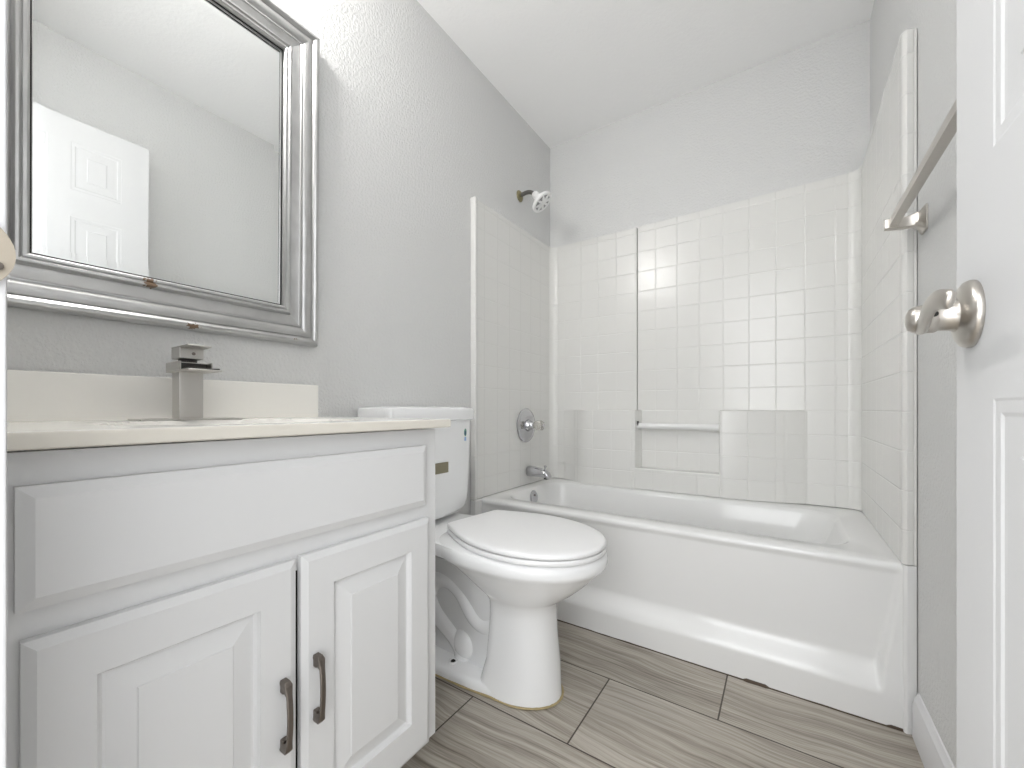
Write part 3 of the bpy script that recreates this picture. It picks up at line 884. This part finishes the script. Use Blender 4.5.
# ------------------------------------------------------------------ toilet
TY = -1.165
to = thing('toilet', 'white two piece toilet with closed lid between vanity and bathtub', 'toilet', (0.40, TY, 0))
def egg(xb, xf, hw, z, n=64, sq=0.0, dy=0.0, ex=2.0, back=0.55):
    """toilet-bowl outline: blunter at the back (xb), rounder at the front (xf); widest at 'back' share from the back"""
    out = []
    xm = xb + (xf - xb) * back
    for k in range(n):
        a = 2 * PI * k / n
        ca, sa = math.cos(a), math.sin(a)
        rx = (xf - xm) if ca >= 0 else (xm - xb)
        e = 2.0 / (ex if ca >= 0 else ex + sq)
        out.append((xm + rx * math.copysign(abs(ca) ** e, ca), TY + dy + hw * math.copysign(abs(sa) ** e, sa), z))
    return out
bm = bmesh.new()
secs = [egg(0.41, 0.657, 0.108, 0.0, dy=0.010, sq=4.3, ex=2.0, back=0.35), egg(0.415, 0.655, 0.106, 0.02, dy=0.010, sq=4.3, ex=2.0, back=0.35), egg(0.435, 0.647, 0.099, 0.10, dy=0.012, sq=3, ex=2.3, back=0.35), egg(0.442, 0.637, 0.093, 0.19, dy=0.013, sq=3, ex=2.3, back=0.35), egg(0.442, 0.636, 0.093, 0.25, dy=0.012, sq=2, ex=2.2, back=0.38),
        egg(0.435, 0.640, 0.097, 0.285, dy=0.009, sq=1, ex=2.1, back=0.42), egg(0.415, 0.660, 0.106, 0.304, dy=0.005, sq=0.5, back=0.45), egg(0.375, 0.703, 0.128, 0.334, sq=0.3, back=0.48), egg(0.33, 0.744, 0.152, 0.370, sq=0.5, back=0.5), egg(0.295, 0.774, 0.173, 0.400, sq=0.8, back=0.52), egg(0.275, 0.790, 0.187, 0.416, sq=1.0, back=0.52), egg(0.262, 0.800, 0.197, 0.426, sq=1.2, back=0.52), egg(0.257, 0.803, 0.201, 0.434, sq=1.2, back=0.52), egg(0.255, 0.803, 0.201, 0.450, sq=1.2, back=0.52), egg(0.258, 0.799, 0.198, 0.460, sq=1.2, back=0.52), egg(0.268, 0.790, 0.190, 0.466, sq=1.2, back=0.52), egg(0.35, 0.70, 0.12, 0.466, sq=1.2, back=0.52)]
loft(bm, secs)
# rear deck that carries the tank
def slab_loop(x0, x1, hw0, hw1, z, c=0.02):
    return [(x0, TY - hw0 + c, z), (x0 + c, TY - hw0, z), (x1, TY - hw1, z), (x1, TY + hw1, z), (x0 + c, TY + hw0, z), (x0, TY + hw0 - c, z)]
loft(bm, [slab_loop(0.05, 0.42, 0.095, 0.120, 0.392), slab_loop(0.035, 0.42, 0.120, 0.165, 0.414), slab_loop(0.03, 0.40, 0.128, 0.190, 0.430), slab_loop(0.03, 0.40, 0.130, 0.192, 0.455), slab_loop(0.036, 0.40, 0.124, 0.186, 0.465)])
# trapway
trap = smooth_path([(0.50, TY, 0.235), (0.42, TY, 0.175), (0.36, TY, 0.19), (0.305, TY, 0.255), (0.245, TY, 0.285), (0.180, TY, 0.270), (0.150, TY, 0.210), (0.185, TY, 0.15), (0.265, TY, 0.10), (0.30, TY, 0.065), (0.31, TY, 0.03)], 6)
rr = [0.060 + 0.010 * math.sin(PI * i / (len(trap) - 1)) for i in range(len(trap))]
add_tube(bm, trap, rr, 24, (1.25, 0.72), up=(0, 1, 0)) if False else add_tube(bm, trap, [0.046] * len(trap), 24, (1.15, 1.0))
# bulge at the foot of the trapway
sph = bmesh.ops.create_uvsphere(bm, u_segments=28, v_segments=18, radius=1.0)
for v in sph['verts']: v.co = Vector((0.318 + v.co.x * 0.058, TY + v.co.y * 0.062, 0.085 + v.co.z * 0.062))
# web joining bowl and rear
loft(bm, [slab_loop(0.16, 0.46, 0.030, 0.045, 0.03), slab_loop(0.16, 0.46, 0.030, 0.05, 0.22), slab_loop(0.10, 0.46, 0.05, 0.08, 0.40)])
# foot plate with rounded edge
FOOT = [(0.17, 0.112), (0.27, 0.111), (0.40, 0.104), (0.48, 0.094), (0.54, 0.065)]
def foot(z, gr):
    pts = []
    hw = 0.112 + gr
    for k in range(9):
        a = PI / 2 + (PI / 2) * k / 8
        pts.append((0.17 + (0.06 + gr) * math.cos(a), TY + hw - 0.06 - gr + (0.06 + gr) * math.sin(a), z))
    for k in range(9):
        a = PI + (PI / 2) * k / 8
        pts.append((0.17 + (0.06 + gr) * math.cos(a), TY - hw + 0.06 + gr + (0.06 + gr) * math.sin(a), z))
    pts += [(x, TY - h - gr, z) for x, h in FOOT[1:]] + [(x, TY + h + gr, z) for x, h in reversed(FOOT[1:])]
    return pts
loft(bm, [foot(0.0, 0.002), foot(0.018, 0.002), foot(0.028, -0.002), foot(0.033, -0.012)])
bowl = obj('bowl', bm, M_PORC, to, 42)
# bolt holes in the foot
for s in (-1, 1):
    bm = bmesh.new(); add_lathe(bm, [(0, 0.0165), (0.003, 0.0165), (0.005, 0.013), (0.003, 0.0085), (0.001, 0.008)], (0.297, TY + s * 0.066, 0.0325), (0, 0, 1), 24)
    bc = obj('bolt_collar', bm, M_PORC, to, 40)
    bm = bmesh.new(); add_lathe(bm, [(0, 0.0080), (0.004, 0.0080), (0.006, 0.004)], (0.297, TY + s * 0.066, 0.0330), (0, 0, 1), 6)
    obj('bolt', bm, M_DARK, bc, 30)
# yellowed caulk round the base
bm = bmesh.new()
outl = []
fo = foot(0, 0.003)
eg = egg(0.41, 0.657, 0.108, 0.0, dy=0.010, sq=4.3, ex=2.0, back=0.35)
ring_ = [p for p in eg if p[0] > 0.530]
ring_.sort(key=lambda p: math.atan2(p[1] - TY, p[0] - 0.45))
near = [(x, TY - h - 0.003) for x, h in FOOT[:4]]
far = [(x, TY + h + 0.003) for x, h in reversed(FOOT[:4])]
path = [(x, y, 0.003) for x, y in near] + [(p[0], p[1], 0.003) for p in ring_] + [(x, y, 0.003) for x, y in far]
path = [tuple(p) for p in smooth_path(path, 3)]
cen = Vector((0.45, TY, 0))
path = [tuple(Vector(p) + (Vector((p[0] - 0.48, p[1] - TY, 0)).normalized() * 0.0025 if p[0] > 0.5 else Vector((0, math.copysign(0.001, p[1] - TY), 0)))) for p in path]
add_tube(bm, path, [0.0038 + 0.0018 * noise.noise(Vector((i * 0.4, 0, 0))) for i in range(len(path))], 8, (1.0, 0.65))
o = obj('caulk_bead', bm, M_CAULK, to, 50); o['label'] = 'yellowed caulk bead round the foot'
# seat and lid
SLOPE = math.radians(2.6)
def tilt(bm, x0, z0, ang):
    for v in bm.verts:
        dx, dz = v.co.x - x0, v.co.z - z0
        v.co.x = x0 + dx * math.cos(ang) + dz * math.sin(ang)
        v.co.z = z0 - dx * math.sin(ang) + dz * math.cos(ang)
LCX, LCY, LROT = 0.30, -1.132, math.radians(-7)
def lid_loop(ins, z, n=40):
    """closed-lid outline: straight back edge with rounded corners, full middle, rounded front"""
    xb, xm, xf = 0.300, 0.545, 0.803
    hb, hm = 0.128, 0.196
    half = []
    for k in range(5):                                   # back corner
        a = PI / 2 * k / 4
        half.append((xb + 0.022 - 0.022 * math.cos(a), hb - 0.022 + 0.022 * math.sin(a)))
    for k in range(1, 14):
        q = k / 14
        half.append((xb + 0.022 + (xm - xb - 0.022) * q, hb + (hm - hb) * math.sin(PI / 2 * q)))
    for k in range(0, 18):
        a = PI / 2 * k / 17
        half.append((xm + (xf - xm) * math.sin(a) ** 0.96, hm * math.cos(a) ** 0.96 if k < 17 else 0.0))
    cx = 0.54
    pts = [(x, y) for x, y in half] + [(x, -y) for x, y in reversed(half[:-1])]
    out = []
    for x, y in pts:
        f = 1 - ins / 0.2
        px, py = cx + (x - cx) * (1 - ins / 0.25) - LCX, y * f
        out.append((LCX + px * math.cos(LROT) - py * math.sin(LROT), LCY + px * math.sin(LROT) + py * math.cos(LROT), z))
    return out
bm = bmesh.new()
loft(bm, [lid_loop(0.035, 0.4708), lid_loop(0.004, 0.4705), lid_loop(0.001, 0.4713), lid_loop(0.000, 0.4730), lid_loop(0.000, 0.4812), lid_loop(0.002, 0.4840), lid_loop(0.007, 0.4848), lid_loop(0.035, 0.4848)])
tilt(bm, 0.28, 0.469, math.radians(0.2))
obj('seat', bm, M_SEAT, to, 40)
bm = bmesh.new()
loft(bm, [lid_loop(0.035, 0.4902), lid_loop(0.004, 0.4898), lid_loop(0.001, 0.4903), lid_loop(0.000, 0.4918), lid_loop(0.000, 0.4985), lid_loop(0.002, 0.5020), lid_loop(0.008, 0.5045), lid_loop(0.020, 0.5062), lid_loop(0.06, 0.5080), lid_loop(0.13, 0.5090)])
tilt(bm, 0.28, 0.489, math.radians(0.5))
obj('lid', bm, M_SEAT, to, 40)
for s in (-1, 1):
    bm = bmesh.new(); add_box(bm, 0.290, 0.318, LCY + s * 0.072 - 0.020, LCY + s * 0.072 + 0.020, 0.464, 0.490, 0.005, 3)
    obj('hinge', bm, M_SEAT, to, 40)
# tank with a bowed front, narrower at the bottom
TKY = -1.185
def tank_loop(x0, xc, bow, hw, z, r=0.022, n=14):
    pts = []
    # back edge
    pts.append((x0, TKY + hw - 0.008, z)); pts.append((x0, TKY - hw + 0.008, z))
    pts.append((x0 + 0.008, TKY - hw, z))
    # front corner, then bowed front
    def front(y): return xc + bow * (1 - ((y - TKY) / hw) ** 2)
    for k in range(6):
        a = (PI / 2) * k / 5
        pts.append((front(TKY - hw + r) - r + r * math.sin(a), TKY - hw + r - r * math.cos(a), z))
    for k in range(1, n):
        y = TKY - hw + r + (2 * hw - 2 * r) * k / n
        pts.append((front(y), y, z))
    for k in range(6):
        a = (PI / 2) * (1 - k / 5)
        pts.append((front(TKY + hw - r) - r + r * math.sin(a), TKY + hw - r + r * math.cos(a), z))
    pts.append((x0 + 0.008, TKY + hw, z))
    return pts
bm = bmesh.new()
TANK = [(0.060, 0.135, 0.022, 0.120, 0.480), (0.045, 0.152, 0.026, 0.158, 0.484), (0.035, 0.162, 0.028, 0.178, 0.500), (0.030, 0.165, 0.028, 0.190, 0.530), (0.026, 0.166, 0.028, 0.194, 0.570), (0.024, 0.167, 0.028, 0.199, 0.66), (0.020, 0.168, 0.028, 0.206, 0.842)]
loft(bm, [tank_loop(*q, n=22) for q in TANK])
tank = obj('tank', bm, M_PORC, to, 42)
bm = bmesh.new()
loft(bm, [tank_loop(0.016, 0.171, 0.030, 0.210, 0.840), tank_loop(0.012, 0.177, 0.030, 0.217, 0.844), tank_loop(0.011, 0.178, 0.030, 0.218, 0.879), tank_loop(0.014, 0.174, 0.030, 0.214, 0.887), tank_loop(0.030, 0.160, 0.028, 0.200, 0.891)])
obj('tank_lid', bm, M_PORC, to, 42)
# stickers on the tank front
def tank_front(y, z):
    for p, q in zip(TANK, TANK[1:]):
        if p[4] <= z <= q[4]:
            f = (z - p[4]) / (q[4] - p[4])
            xc, bow, hw = (p[i] + (q[i] - p[i]) * f for i in (1, 2, 3))
            return xc + bow * (1 - ((y - TKY) / hw) ** 2)
def sticker(name, mat, y0, y1, z0, z1, label, lift=0.0045, round_=False):
    bm = bmesh.new()
    n = 8
    if round_:
        cy, cz, ry, rz = (y0 + y1) / 2, (z0 + z1) / 2, (y1 - y0) / 2, (z1 - z0) / 2
        pts = [(cy + ry * math.cos(2 * PI * k / 20), cz + rz * math.sin(2 * PI * k / 20)) for k in range(20)]
    else:
        pts = [(y0 + (y1 - y0) * k / n, z0) for k in range(n + 1)] + [(y1 - (y1 - y0) * k / n, z1) for k in range(n + 1)]
    loft(bm, [[(tank_front(y, z) + dd, y, z) for y, z in pts] for dd in (0.0002, lift)])
    o = obj(name, bm, mat, tank, 30); o['label'] = label
    return o
sticker('sticker', M_BROWN, -1.262, -1.147, 0.651, 0.689, 'brown rectangular sticker low on the tank front')
sticker('sticker', M_GREEN, -1.040, -1.020, 0.776, 0.806, 'small green and blue sticker at the top right of the tank', 0.0008, True)
sticker('sticker_centre', M_NAVY, -1.036, -1.025, 0.780, 0.797, 'dark centre of the small sticker', 0.0013, True)
sticker('sticker_tail', M_BLUE, -1.037, -1.023, 0.758, 0.773, 'pale blue foot of the small sticker', 0.0008)
